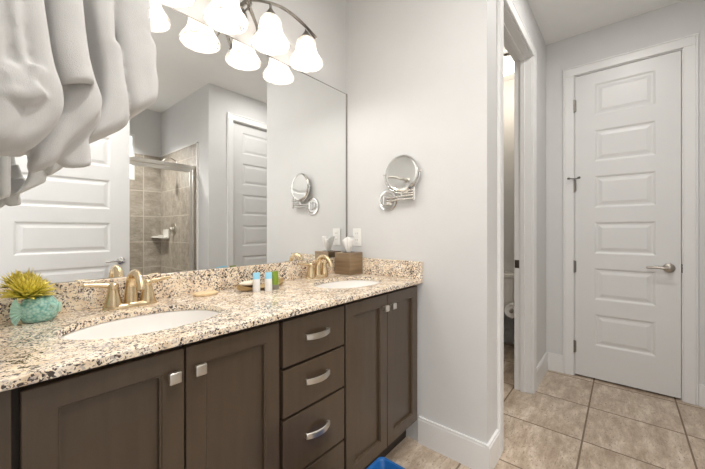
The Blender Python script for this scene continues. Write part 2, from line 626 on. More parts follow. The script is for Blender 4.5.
def jamb(name, axis, p0, p1, a0, a1, ztop, stop, label):
    bm = bmn()

    def b(s0, s1, q0, q1, z0, z1):
        if axis == 'x':
            box(bm, s0, s1, q0, q1, z0, z1, 0.0015, 1)
        else:
            box(bm, q0, q1, s0, s1, z0, z1, 0.0015, 1)
    b(a0 - 0.019, a0, p0, p1, 0, ztop + 0.019)
    b(a1, a1 + 0.019, p0, p1, 0, ztop + 0.019)
    b(a0, a1, p0, p1, ztop, ztop + 0.019)
    if stop:
        s0, s1 = stop
        b(a0, a0 + 0.011, s0, s1, 0, ztop)
        b(a1 - 0.011, a1, s0, s1, 0, ztop)
        b(a0 + 0.011, a1 - 0.011, s0, s1, ztop - 0.011, ztop)
    return struct(obj(name, bm, M['trim']), label, 'door jamb')


casing('trim_2', 'x', YT, OX0, OX1, HD, -1, 'white casing around the toilet room doorway')
jb = jamb('trim_3', 'x', YT, YT + 0.116, OX0, OX1, HD, (YT + 0.045, YT + 0.075), 'white jamb inside the toilet room doorway')
bm = bmn()
zs = CAM_H - 0.245
box(bm, OX1 - 0.003, OX1 + 0.001, YT + 0.082, YT + 0.112, zs - 0.03, zs + 0.03, 0.001, 1)
obj('strike_plate', bm, M['darkmetal'], jb)
casing('trim_4', 'y', XB, DY0, DY1, HD, -1, 'white casing around the narrow hall door')
jamb('trim_5', 'y', XB, XB + 0.12, DY0, DY1, HD, (XB + 0.045, XB + 0.07), 'white jamb of the narrow hall door')
casing('trim_6', 'x', YS, SX0, SX1, HD, 1, 'white casing of the door reflected in the vanity mirror')
jamb('trim_7', 'x', YS - 0.12, YS, SX0, SX1, HD, None, 'white jamb of the door reflected in the vanity mirror')
casing('trim_8', 'y', XW, WD0 + 0.02, WD1 - 0.02, HD, 1, 'white casing of the entry doorway')
jamb('trim_9', 'y', -0.13, XW, WD0 + 0.02, WD1 - 0.02, HD, None, 'white jamb of the entry doorway')

BH = 0.145


def base(name, runs, label):
    bm = bmn()
    for x0, x1, y0, y1 in runs:
        box(bm, x0, x1, y0, y1, 0, BH - 0.012)
        k = 0.003
        box(bm, x0 + (k if x1 - x0 < 0.03 and not (x0 > 3.6) else 0), x1, y0 + (k if y1 - y0 < 0.03 and y0 > 0 else 0), y1, BH - 0.012, BH)
    return struct(obj(name, bm, M['trim']), label, 'baseboard')


T = 0.015
base('baseboard_end', [(XE - T, XE, YT, 0.872)], 'tall white baseboard beside the vanity')
base('baseboard_hall', [(XE - T, OX0 - 0.079, YT - T, YT), (OX1 + 0.079, XB, YT - T, YT)], 'tall white baseboard along the toilet wall')
base('baseboard_east', [(XB - T, XB, DY1 + 0.079, YT - T), (XB - T, XB, YS + T, DY0 - 0.079)], 'tall white baseboard beside the narrow hall door')
base('baseboard_south', [(1.633 - T, SX0 - 0.079, YS, YS + T), (SX1 + 0.079, XB - T, YS, YS + T), (1.633 - T, 1.633, YG + 0.07, YS)], 'white baseboard on the wall next to the shower')
base('baseboard_toilet', [(3.65 - T, 3.65, YT + 0.116, 1.90)], 'white baseboard behind the toilet')


# ------------------------------------------------------------------ panelled doors
def door_leaf(name, W, axis, loc, sgn, label, back=True, npan=6, stile=0.13):
    """leaf along local s (0..W), thickness t (-0.0175..0.0175); axis 'x': s->x,t->y ; 'y': s->y,t->x"""
    t = 0.0175
    zb, zt = 0.014, HD - 0.004
    bm = bmn()

    def P(s, d, z):
        return (loc[0] + s, loc[1] + d, z) if axis == 'x' else (loc[0] + d, loc[1] + s, z)
    ss = [0, stile, W - stile, W]
    zz = [zb]
    for k in range(npan):
        z0 = 0.272 + 0.3645 * k
        zz += [z0, z0 + 0.25]
    zz.append(zt)
    for side in (-1, 1):
        V = {}
        for i, s in enumerate(ss):
            for j, z in enumerate(zz):
                V[i, j] = bm.verts.new(P(s, side * t, z))
        for i in range(3):
            for j in range(len(zz) - 1):
                q = [V[i, j], V[i + 1, j], V[i + 1, j + 1], V[i, j + 1]]
                if i == 1 and j % 2 == 1:
                    prev = q
                    s0, s1, z0, z1 = ss[1], ss[2], zz[j], zz[j + 1]
                    for ins, dep in ((0.006, 0.002), (0.014, 0.007), (0.026, 0.007), (0.048, 0.0015)):
                        c = [bm.verts.new(P(a, side * (t - dep), b)) for a, b in ((s0 + ins, z0 + ins), (s1 - ins, z0 + ins), (s1 - ins, z1 - ins), (s0 + ins, z1 - ins))]
                        for k in range(4):
                            bm.faces.new((prev[k], prev[(k + 1) % 4], c[(k + 1) % 4], c[k]))
                        prev = c
                    bm.faces.new(prev)
                else:
                    bm.faces.new(q)
    # edges
    for s in (0, W):
        bm.faces.new([bm.verts.new(P(s, d, z)) for d, z in ((-t, zb), (t, zb), (t, zt), (-t, zt))])
    for z in (zb, zt):
        bm.faces.new([bm.verts.new(P(s, d, z)) for s, d in ((0, -t), (W, -t), (W, t), (0, t))])
    bmesh.ops.remove_doubles(bm, verts=bm.verts, dist=1e-5)
    o = struct(obj(name, bm, M['door']), label, 'door')
    return o


def lever(parent, pos, n, along, m, mirror=False):
    """lever handle: pos on door face, n outward normal, along = lever direction"""
    pos, n, along = Vector(pos), Vector(n), Vector(along)
    bm = bmn()
    lathe(bm, [(0.0, 0.0), (0.031, 0.0), (0.033, 0.004), (0.030, 0.010), (0.016, 0.014), (0.012, 0.02), (0.012, 0.042), (0.016, 0.046), (0.016, 0.058), (0.0, 0.062)], pos, n, 24)
    p = [pos + n * 0.05, pos + n * 0.052 + along * 0.03, pos + n * 0.052 + along * 0.07 + Vector((0, 0, 0.003)), pos + n * 0.048 + along * 0.105 + Vector((0, 0, -0.001)), pos + n * 0.046 + along * 0.12]
    tube(bm, catmull(p, 6), [0.0105] * 8 + [0.009] * 10 + [0.0075] * 6 + [0.006], 12)
    return obj('lever_handle', bm, m, parent, smooth=True)


d1 = door_leaf('door_1', DY1 - DY0 - 0.006, 'y', (XB + 0.022, DY0 + 0.003), -1, 'narrow white six panel door at the end of the hall', stile=0.127)
lever(d1, (XB + 0.0045, DY0 + 0.063, 0.918), (-1, 0, 0), (0, 1, 0), M['agednickel'])
for z in (0.24, 0.89, 1.55, 2.20):
    bm = bmn()
    tube(bm, [(XB - 0.004, DY1 + 0.001, z - 0.05), (XB - 0.004, DY1 + 0.001, z + 0.05)], 0.0075, 10)
    box(bm, XB - 0.002, XB + 0.004, DY1 - 0.012, DY1 + 0.012, z - 0.045, z + 0.045)
    if abs(z - 1.55) < 0.01:
        tube(bm, [(XB - 0.006, DY1 - 0.01, z + 0.055), (XB - 0.05, DY1 + 0.03, z + 0.055)], 0.004, 8)
        tube(bm, [(XB - 0.006, DY1 - 0.01, z + 0.055), (XB - 0.055, DY1 - 0.03, z + 0.055)], 0.004, 8)
        lathe(bm, [(0, 0), (0.009, 0), (0.009, 0.012), (0, 0.012)], (XB - 0.05, DY1 + 0.03, z + 0.055), (-0.7, 0.7, 0), 10)
        lathe(bm, [(0, 0), (0.009, 0), (0.009, 0.012), (0, 0.012)], (XB - 0.055, DY1 - 0.03, z + 0.055), (-0.7, -0.7, 0), 10)
    obj('hinge', bm, M['fixture'], d1, smooth=True)
bm = bmn()
box(bm, XB + 0.0, XB + 0.006, DY0 - 0.004, DY0 + 0.001, 0.89, 0.95)
obj('latch_plate', bm, M['darkmetal'], d1)

door_leaf('door_2', SX1 - SX0 - 0.006, 'x', (SX0 + 0.003, YS - 0.045), 1, 'white six panel door reflected beside the shower', stile=0.13)
d3 = door_leaf('door_3', 0.855, 'x', (0.045, -0.572), 1, 'wide white entry door standing open, seen in the vanity mirror', stile=0.14)
lever(d3, (0.045 + 0.79, -0.5545, 0.918), (0, 1, 0), (-1, 0, 0), M['chrome'])
lever(d3, (0.045 + 0.79, -0.5895, 0.918), (0, -1, 0), (-1, 0, 0), M['chrome'])

# ------------------------------------------------------------------ vanity cabinets
YF = 0.87       # door faces
ZK = 0.115


def knob(parent, x, z):
    bm = bmn()
    lathe(bm, [(0.0, 0), (0.008, 0), (0.006, 0.006), (0.006, 0.014), (0.0, 0.014)], (x, YF, z), (0, -1, 0), 12)
    box(bm, x - 0.0145, x + 0.0145, YF - 0.025, YF - 0.012, z - 0.0145, z + 0.0145, 0.0035, 3)
    return obj('knob', bm, M['nickel'], parent, smooth=True)


def pull(parent, x, z):
    bm = bmn()
    n = 14
    L = 0.058
    rows = []
    for k in range(n + 1):
        t = -1 + 2 * k / n
        out = 0.010 + 0.018 * (1 - t * t)
        rows.append((x + L * t, YF - out, 0.0105 + 0.001 * (1 - t * t)))
    prev = None
    for px, py, hw in rows:
        r = [bm.verts.new((px, py + d, z + s * hw)) for d, s in ((0.0025, -1), (-0.0025, -0.8), (-0.0025, 0.8), (0.0025, 1))]
        if prev:
            for i in range(4):
                bm.faces.new((prev[i], prev[(i + 1) % 4], r[(i + 1) % 4], r[i]))
        else:
            bm.faces.new(r)
        prev = r
    bm.faces.new(prev[::-1])
    for sx in (-1, 1):
        box(bm, x + sx * (L - 0.004) - 0.005, x + sx * (L - 0.004) + 0.005, YF - 0.014, YF + 0.001, z - 0.0085, z + 0.0085, 0.0015, 1)
    return obj('pull', bm, M['nickel'], parent, smooth=True)


def shaker(parent, x0, x1, z0, z1, knob_x):
    """shaker door: frame with stepped, recessed panel"""
    bm = bmn()
    fr, y0, y1 = 0.058, YF, YF + 0.02

    def ring(i, y):
        return [bm.verts.new(p) for p in ((x0 + i, y, z0 + i), (x1 - i, y, z0 + i), (x1 - i, y, z1 - i), (x0 + i, y, z1 - i))]
    seq = [ring(0, y1), ring(0, y0 + 0.002), ring(0.002, y0), ring(fr - 0.006, y0), ring(fr - 0.003, y0 + 0.003), ring(fr, y0 + 0.003), ring(fr + 0.001, y0 + 0.014)]
    for a, b in zip(seq, seq[1:]):
        for k in range(4):
            bm.faces.new((a[k], a[(k + 1) % 4], b[(k + 1) % 4], b[k]))
    bm.faces.new(seq[-1])
    bm.faces.new(seq[0][::-1])
    d = obj('door', bm, M['cab'], parent)
    if knob_x is not None:
        knob(d, knob_x, z1 - 0.062)
    return d


def cab_body(parent, x0, x1, extra=None, ytoe=0.93):
    bm = bmn()
    box(bm, x0, x0 + 0.016, YF + 0.022, YM - 0.006, ZK, 0.892)
    box(bm, x1 - 0.016, x1, YF + 0.022, YM - 0.006, ZK, 0.892)
    box(bm, x0 + 0.016, x1 - 0.016, YF + 0.022, YF + 0.04, ZK, 0.892)
    box(bm, x0 + 0.016, x1 - 0.016, YF + 0.04, YM - 0.006, ZK, ZK + 0.016)
    if extra:
        for e in extra:
            box(bm, *e)
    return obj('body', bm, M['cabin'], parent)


def toe(parent, x0, x1):
    bm = bmn()
    box(bm, x0, x1, 0.95, 0.968, 0, ZK)
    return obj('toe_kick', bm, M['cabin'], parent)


c1 = thing('vanity_cabinet', (0.355, 0.96, 0), 'dark brown two-door vanity cabinet under the basin by the fish planter', 'cabinet', 'vanity cabinets')
cab_body(c1, 0.046, 0.663)
toe(c1, 0.046, 0.663)
shaker(c1, 0.057, 0.3535, 0.134, 0.876, 0.3535 - 0.03)
shaker(c1, 0.3575, 0.655, 0.134, 0.876, 0.3575 + 0.03)
bm = bmn()
box(bm, XW, 0.045, YF, YM, ZK, 0.892)
box(bm, XW, 0.045, 0.95, 0.968, 0, ZK)
tag(obj('filler_panel', bm, M['cab'], bevel=0.001), 'narrow dark brown filler strip between the wall and the two-door vanity cabinet', 'filler panel')

c2 = thing('drawer_cabinet', (0.822, 0.96, 0), 'dark brown vanity cabinet of four stacked drawers between the two door cabinets', 'cabinet', 'vanity cabinets')
cab_body(c2, 0.664, 0.982)
toe(c2, 0.664, 0.982)
for z0, z1, hasp in ((0.718, 0.874, 1), (0.547, 0.708, 1), (0.333, 0.538, 1), (0.134, 0.323, 1)):
    bm = bmn()
    box(bm, 0.669, 0.977, YF, YF + 0.02, z0, z1, 0.002, 2)
    d = obj('drawer', bm, M['cab'], c2)
    pull(d, 0.823, z1 - (0.074 if z0 > 0.6 else 0.068 if z0 > 0.5 else 0.092))

c3 = thing('vanity_cabinet', (1.29, 0.96, 0), 'dark brown two-door vanity cabinet next to the wall with the magnifying mirror', 'cabinet', 'vanity cabinets')
cab_body(c3, 0.983, 1.592)
toe(c3, 0.983, 1.60)
shaker(c3, 0.989, 1.2895, 0.134, 0.876, 1.2895 - 0.03)
shaker(c3, 1.2935, 1.587, 0.134, 0.876, 1.2935 + 0.03)

# ------------------------------------------------------------------ countertop with two oval cut-outs
ZC = 0.912
S1, S2 = (0.350, 1.105), (1.275, 1.105)
SA, SB = 0.213, 0.152
bm = bmn()


def loop(pts):
    vs = [bm.verts.new((x, y, ZC)) for x, y in pts]
    return [bm.edges.new((vs[k], vs[(k + 1) % len(vs)])) for k in range(len(vs))]


CX0, CX1, CY0, CY1 = XW, XE - 0.001, 0.848, YM
es = loop([(CX0, CY0), (CX1, CY0), (CX1, CY1), (CX0, CY1)])
for sx, sy in (S1, S2):
    es += loop([(sx + SA * math.cos(2 * PI * k / 64), sy + SB * math.sin(2 * PI * k / 64)) for k in range(64)])
bmesh.ops.triangle_fill(bm, use_beauty=True, use_dissolve=False, edges=es)
ret = bmesh.ops.extrude_face_region(bm, geom=list(bm.faces))
bmesh.ops.translate(bm, verts=[g for g in ret['geom'] if isinstance(g, bmesh.types.BMVert)], vec=(0, 0, -0.0205))
ct = obj('countertop', bm, M['granite'], bevel=0.003)
tag(ct, 'long speckled cream and grey granite countertop over the vanity cabinets', 'countertop')
bm = bmn()
box(bm, CX0, CX1, YM - 0.02, YM, ZC, ZC + 0.098, 0.002, 1)
obj('backsplash', bm, M['granite'], ct)
bm = bmn()
box(bm, XE - 0.021, XE - 0.001, CY0, YM - 0.021, ZC, ZC + 0.098, 0.002, 1)
obj('side_splash', bm, M['granite'], ct)


def sink(cx, cy, label):
    t = thing('sink_basin', (cx, cy, 0.76), label, 'sink', 'oval undermount sinks')
    bm = bmn()
    prof = [(1.10, ZC - 0.0215), (1.02, ZC - 0.0215), (0.995, ZC - 0.024), (0.975, ZC - 0.045), (0.92, ZC - 0.085), (0.80, ZC - 0.118), (0.55, ZC - 0.138), (0.25, ZC - 0.146), (0.10, ZC - 0.148),
            (0.10, ZC - 0.158), (0.6, ZC - 0.152), (0.88, ZC - 0.125), (1.0, ZC - 0.085), (1.05, ZC - 0.045), (1.10, ZC - 0.033)]
    lathe(bm, prof + [prof[0]], (cx, cy, 0), (0, 0, 1), 64, SA, SB)
    obj('basin', bm, M['ceramic'], t, smooth=True)
    bm = bmn()
    lathe(bm, [(0.0, 0.004), (0.016, 0.004), (0.021, 0.002), (0.021, -0.012), (0.0, -0.012)], (cx, cy, ZC - 0.147), (0, 0, 1), 24)
    obj('drain', bm, M['bronze'], t, smooth=True)
    bm = bmn()
    lathe(bm, [(0, 0), (0.012, 0), (0.013, 0.002), (0.013, 0.004), (0.0, 0.005)], (cx, cy - SB * 0.93, ZC - 0.06), (0, 1, 0.25), 20)
    obj('overflow_ring', bm, M['bronze'], t, smooth=True)
    return t


sink(S1[0], S1[1], 'white oval basin set in the granite in front of the faucet by the fish planter')
sink(S2[0], S2[1], 'white oval basin set in the granite near the bronze tissue box')


def faucet(cx, cy, label):
    t = thing('faucet', (cx, cy, ZC), label, 'faucet', 'two-handle bronze faucets')
    bm = bmn()
    # oval base plate
    lathe(bm, [(0.0, 0.0), (1.0, 0.0), (1.0, 0.005), (0.95, 0.012), (0.78, 0.017), (0.0, 0.017)], (cx, cy, ZC), (0, 0, 1), 40, 0.083, 0.029)
    obj('base_plate', bm, M['bronze'], t, smooth=True)
    for sgn in (-1, 1):
        hx = cx + sgn * 0.052
        bm = bmn()
        lathe(bm, [(0.026, 0.008), (0.0255, 0.018), (0.022, 0.035), (0.0165, 0.060), (0.0145, 0.072), (0.0165, 0.077), (0.0165, 0.083), (0.012, 0.089), (0.0, 0.092)], (hx, cy, ZC), (0, 0, 1), 28)
        h = obj('handle', bm, M['bronze'], t, smooth=True)
        bm = bmn()
        tube(bm, catmull([(hx, cy, ZC + 0.080), (hx + sgn * 0.03, cy + 0.004, ZC + 0.084), (hx + sgn * 0.062, cy + 0.008, ZC + 0.088), (hx + sgn * 0.082, cy + 0.010, ZC + 0.090)], 6),
             [0.0085] * 7 + [0.0075] * 6 + [0.0068] * 5 + [0.005], 12)
        obj('lever', bm, M['bronze'], h, smooth=True)
    bm = bmn()
    pts = [(cx, cy, ZC + 0.01), (cx, cy, ZC + 0.045), (cx, cy - 0.002, ZC + 0.08), (cx, cy - 0.022, ZC + 0.113), (cx, cy - 0.055, ZC + 0.122), (cx, cy - 0.088, ZC + 0.108), (cx, cy - 0.104, ZC + 0.082), (cx, cy - 0.108, ZC + 0.07)]
    P = catmull(pts, 7)
    tube(bm, P, [0.0225 - 0.0105 * min(1, i / 30) for i in range(len(P))], 20, up=(1, 0, 0))
    obj('spout', bm, M['bronze'], t, smooth=True)
    bm = bmn()
    tube(bm, [(cx, cy + 0.016, ZC + 0.01), (cx, cy + 0.020, ZC + 0.07)], 0.0028, 8)
    lathe(bm, [(0, 0), (0.006, 0), (0.006, 0.009), (0, 0.011)], (cx, cy + 0.020, ZC + 0.07), (0, 0, 1), 12)
    obj('lift_rod', bm, M['bronze'], t, smooth=True)
    return t


f1 = faucet(0.362, 1.340, 'gold-toned two-handle faucet beside the fish planter')
dup(f1, (1.275, 1.340, ZC), 'gold-toned two-handle faucet beside the bronze tissue box')

# ------------------------------------------------------------------ big mirror
mt = thing('wall_mirror', (0.80, YM - 0.004, ZC + 0.099), 'wide frameless mirror on the wall above the vanity backsplash', 'mirror')
ZMT = 2.09
bm = bmn()
box(bm, 0.004, XE - 0.008, YM - 0.006, YM - 0.001, ZC + 0.0995, ZMT)
obj('mirror_glass', bm, M['mirror'], mt)
bm = bmn()
box(bm, 0.004, XE - 0.008, YM - 0.0068, YM - 0.0005, ZMT, ZMT + 0.0035)
box(bm, XE - 0.008, XE - 0.001, YM - 0.010, YM - 0.0005, ZC + 0.0995, ZMT + 0.0035)
obj('edge_strip', bm, M['fixture'], mt)

# ------------------------------------------------------------------ vanity light
LX = [0.467, 0.693, 0.918, 1.143]
LY, LZ = 1.289, 2.205     # shade top
FXC = 0.805
vl = thing('vanity_light', (FXC, YM, 2.22), 'four-shade brushed nickel vanity light on the wall above the mirror', 'vanity light')
bm = bmn()
lathe(bm, [(0.0, 0.0), (1.0, 0.0), (1.0, 0.006), (0.9, 0.014), (0.72, 0.020), (0.0, 0.022)], (FXC, YM - 0.0005, 2.225), (0, -1, 0), 40, 0.062, 0.05)
obj('backplate', bm, M['fixture'], vl, smooth=True)
bm = bmn()
tube(bm, catmull([(FXC, YM - 0.015, 2.225), (FXC, 1.35, 2.232), (FXC, LY, 2.228)], 6), 0.010, 12)
obj('mounting_arm', bm, M['fixture'], vl, smooth=True)
for sgn in (-1, 1):
    bm = bmn()
    pts = [(0.030, LY + 0.01, 2.078), (0.042, LY + 0.006, 2.115), (0.020, LY + 0.008, 2.165), (-0.004, LY + 0.004, 2.205), (0.02, LY, 2.232), (0.115, LY, 2.270), (0.21, LY, 2.285), (0.32, LY, 2.268), (0.405, LY, 2.238)]
    pts = [(FXC + sgn * (p[0] + 0.0), p[1] - 0.003 * (sgn > 0), p[2]) for p in pts]
    P = catmull(pts, 8)
    tube(bm, P, 0.0045, 10, flat=2.4)
    obj('arm', bm, M['fixture'], vl, smooth=True)
PROF = [(0.030, 0.0), (0.040, -0.004), (0.0490, -0.018), (0.0525, -0.036), (0.0540, -0.054), (0.0580, -0.072), (0.068, -0.092), (0.081, -0.110), (0.0885, -0.124), (0.090, -0.136)]
for x in LX:
    zb_ = 2.283 - 0.55 * abs(abs(x - FXC) - 0.21) ** 1.4
    bm = bmn()
    lathe(bm, [(0.0, LZ + 0.036), (0.010, LZ + 0.036), (0.013, LZ + 0.030), (0.026, LZ + 0.012), (0.033, LZ - 0.004), (0.0, LZ - 0.004)], (x, LY, 0), (0, 0, 1), 24)
    tube(bm, [(x, LY, LZ + 0.03), (x, LY, zb_)], 0.007, 10)
    obj('socket', bm, M['fixture'], vl, smooth=True)
    bm = bmn()
    inner = [(r - 0.0045, z) for r, z in PROF[::-1]]
    lathe(bm, PROF + [(PROF[-1][0] - 0.002, PROF[-1][1] - 0.002)] + inner, (x, LY, LZ), (0, 0, 1), 40)
    sh = obj('lamp_shade', bm, M['shade'], vl, smooth='all')
    bm = bmn()
    lathe(bm, [(0.0, -0.008), (0.013, -0.012), (0.014, -0.035), (0.020, -0.045), (0.0265, -0.060), (0.024, -0.073), (0.015, -0.083), (0.0, -0.086)], (x, LY, LZ), (0, 0, 1), 24)
    bo = obj('bulb', bm, M['bulb'], sh, smooth='all')
    bo.visible_shadow = True
    li = bpy.data.lights.new('vanity_bulb_light', 'POINT')
    li.energy = BULB_W
    li.color = (1.0, 0.965, 0.92)
    li.shadow_soft_size = 0.022
    lo = bpy.data.objects.new('vanity_bulb_light', li)
    C.objects.link(lo)
    lo.location = (x, LY, LZ - 0.110)


def fill_downlight(x, y, watts, label, r=0.065, col=(1.0, 0.965, 0.925), spread=180):  # unseen ceiling lamps, added to lift the general light
    t = thing('added_fill_light', (x, y, H), label, 'ceiling light', 'added ceiling fill lights')
    bm = bmn()
    lathe(bm, [(r, 0.0), (r + 0.02, 0.0), (r + 0.02, -0.004), (r + 0.004, -0.010), (r, -0.004), (r, 0.0)], (x, y, H), (0, 0, 1), 32)
    obj('trim_ring', bm, M['trim'], t, smooth=True)
    bm = bmn()
    lathe(bm, [(0, -0.001), (r, -0.001), (r, -0.004), (0, -0.004)], (x, y, H), (0, 0, 1), 32)
    obj('lens', bm, M['lamp_lens'], t)
    li = bpy.data.lights.new('fill_downlight', 'AREA')
    li.shape = 'DISK'
    li.size = r * 2
    li.energy = watts
    li.color = col
    li.spread = R(spread)
    lo = bpy.data.objects.new('fill_downlight', li)
    C.objects.link(lo)
    lo.location = (x, y, H - 0.012)
    return t


fill_downlight(0.95, -1.42, FILL_W * 1.35, 'added unseen round ceiling fill light above the shower', spread=105)

fill_downlight(0.72, 0.46, FILL_W * 0.55, 'added unseen round ceiling fill light over the floor in front of the vanity', spread=170)
fill_downlight(0.42, -0.18, FILL_W * 0.7, 'added unseen round ceiling fill light near the open entry door', spread=150)
fill_downlight(2.15, -0.05, FILL_W * 0.55, 'added unseen round ceiling fill light above the hall')

# toilet room lamp: shallow frosted dome
tl = thing('flush_ceiling_light', (3.24, 0.86, H), 'bright frosted dome light on the toilet room ceiling', 'ceiling light')
bm = bmn()
lathe(bm, [(0, 0), (0.16, 0), (0.165, -0.012), (0.155, -0.02), (0, -0.02)], (3.24, 0.86, H), (0, 0, 1), 40)
obj('rim', bm, M['fixture'], tl, smooth=True)
bm = bmn()
lathe(bm, [(0.152, -0.02), (0.145, -0.045), (0.115, -0.075), (0.07, -0.092), (0, -0.098)], (3.24, 0.86, H), (0, 0, 1), 40)
obj('glass_dome', bm, M['lamp_lens'], tl, smooth='all')
li = bpy.data.lights.new('dome_light', 'POINT')
li.energy = TOILET_W
li.color = (1.0, 0.86, 0.68)
li.shadow_soft_size = 0.1
lo = bpy.data.objects.new('dome_light', li)
C.objects.link(lo)
lo.location = (3.24, 0.9, H - 0.22)

# ------------------------------------------------------------------ magnifying mirror
my, mz = 1.079, 1.362
mm = thing('magnifying_mirror', (XE, my, mz), 'round chrome swing-arm magnifying mirror on the wall above the countertop end', 'mirror')
bm = bmn()
lathe(bm, [(0.0, 0.0), (0.064, 0.0), (0.066, 0.004), (0.062, 0.010), (0.050, 0.012), (0.046, 0.008), (0.030, 0.008), (0.026, 0.013), (0.0, 0.014)], (XE, my, mz), (-1, 0, 0), 40)
box(bm, XE - 0.042, XE - 0.010, my - 0.011, my + 0.011, mz - 0.026, mz + 0.026, 0.004, 2)
obj('wall_base', bm, M['chrome'], mm, smooth=True)
jx, jy = XE - 0.030, 0.885
bm = bmn()
tube(bm, [(XE - 0.034, my, mz + 0.010), (jx, jy, mz + 0.022)], 0.0052, 10)
tube(bm, [(XE - 0.034, my, mz - 0.008), (jx, jy, mz + 0.004)], 0.0052, 10)
tube(bm, [(jx, jy, mz - 0.010), (jx, jy, mz + 0.062)], 0.0075, 12)
ycd, zcd, xcd = 0.968, 1.510, XE - 0.028
tube(bm, [(jx, jy, mz + 0.050), (xcd, ycd, mz + 0.045)], 0.0052, 10)
tube(bm, [(jx, jy, mz + 0.034), (xcd, ycd, mz + 0.030)], 0.0052, 10)
tube(bm, [(xcd, ycd, mz + 0.02), (xcd, ycd, zcd - 0.108)], 0.0075, 12)
obj('swing_arm', bm, M['chrome'], mm, smooth=True)
bm = bmn()
nd = Vector((-1, -0.06, 0.02)).normalized()
side = nd.cross(Vector((0, 0, 1))).normalized()
upd = side.cross(nd)
cc = Vector((xcd, ycd, zcd))
arc = [cc + (side * math.cos(R(a)) + upd * math.sin(R(a))) * 0.113 for a in range(-180, 1, 10)]
tube(bm, arc, 0.004, 10, up=nd)
for s in (-1, 1):
    tube(bm, [cc + side * s * 0.098, cc + side * s * 0.121], 0.005, 10)
obj('yoke', bm, M['chrome'], mm, smooth=True)
bm = bmn()
lathe(bm, [(0.091, -0.008), (0.098, -0.010), (0.104, -0.005), (0.104, 0.005), (0.098, 0.010), (0.091, 0.008), (0.091, -0.008)], cc, nd, 56)
obj('mirror_rim', bm, M['chrome'], mm, smooth=True)
bm = bmn()
lathe(bm, [(0.0, 0.005), (0.0915, 0.006), (0.0915, -0.006), (0.0, -0.005)], cc, nd, 56)
obj('mirror_glass', bm, M['magnifier'], mm, smooth=True)

# ------------------------------------------------------------------ outlet
ol = thing('wall_outlet', (XE, 1.318, 1.14), 'white double power outlet plate on the wall above the tissue box', 'outlet')
bm = bmn()
box(bm, XE - 0.006, XE, 1.283, 1.353, 1.083, 1.197, 0.003, 2)
obj('cover_plate', bm, M['plastic_white'], ol)
for dz in (-0.021, 0.021):
    bm = bmn()
    box(bm, XE - 0.0085, XE - 0.005, 1.3015, 1.3345, 1.14 + dz - 0.0175, 1.14 + dz + 0.0175, 0.0015, 1)
    rc = obj('socket', bm, M['plastic_white'], ol)
    bm = bmn()
    for dy in (-0.0065, 0.0065):
        box(bm, XE - 0.0092, XE - 0.008, 1.318 + dy - 0.001, 1.318 + dy + 0.001, 1.14 + dz - 0.001, 1.14 + dz + 0.008)
    obj('slot', bm, M['greycap'], rc)

# ------------------------------------------------------------------ tissue box
tb = thing('tissue_box', (1.522, 1.318, ZC), 'square brushed bronze tissue box cover with a white tissue in the counter corner', 'tissue box')
bx0, bx1, by0, by1, bh = 1.460, 1.585, 1.255, 1.380, 0.135
bm = bmn()
box(bm, bx0, bx1, by0, by1, ZC, ZC + bh, 0.002, 1)
obj('cover', bm, M['tissuebox'], tb)
bm = bmn()
lathe(bm, [(0.0, 0.0), (0.036, 0.0), (0.036, 0.0012), (0.0, 0.0012)], ((bx0 + bx1) / 2, (by0 + by1) / 2, ZC + bh), (0, 0, 1), 32, 1.2, 0.8)
obj('opening', bm, M['dark'], tb)
bm = bmn()
rings = []
for j in range(9):
    h = j / 8
    r = 0.014 + 0.036 * h - 0.014 * h ** 3
    ring = []
    for k in range(28):
        t = 2 * PI * k / 28
        rr = r * (1 + (0.18 + 0.3 * h) * math.sin(3 * t + 1.2) + 0.16 * h * math.sin(7 * t))
        ring.append(bm.verts.new(((bx0 + bx1) / 2 + rr * math.cos(t), (by0 + by1) / 2 + 0.6 * rr * math.sin(t), ZC + bh + 0.088 * h + 0.012 * h * h * math.sin(2 * t + 0.5))))
    rings.append(ring)
for a, b in zip(rings, rings[1:]):
    for k in range(28):
        bm.faces.new((a[k], a[(k + 1) % 28], b[(k + 1) % 28], b[k]))
bm.faces.new(rings[-1])
obj('tissue', bm, M['paper'], tb, smooth='all')

# ------------------------------------------------------------------ soap, tray and tubes
sp_ = at_y(206, 293, 1.20)
bm = bmn()
ring0 = []
n8 = 8
for z_, r_ in ((0, 0.036), (0.003, 0.040), (0.010, 0.040), (0.013, 0.035)):
    ring0.append([bm.verts.new((0.628 + r_ * 1.3 * math.cos(2 * PI * (k + 0.5) / n8), 1.335 + r_ * 0.9 * math.sin(2 * PI * (k + 0.5) / n8), ZC + z_)) for k in range(n8)])
for a, b in zip(ring0, ring0[1:]):
    for k in range(n8):
        bm.faces.new((a[k], a[(k + 1) % n8], b[(k + 1) % n8], b[k]))
bm.faces.new(ring0[0][::-1])
bm.faces.new(ring0[-1])
tag(obj('soap_bar', bm, M['soap'], bevel=0.002), 'flat tan eight-sided soap bar lying on the granite between faucet and tubes', 'soap')

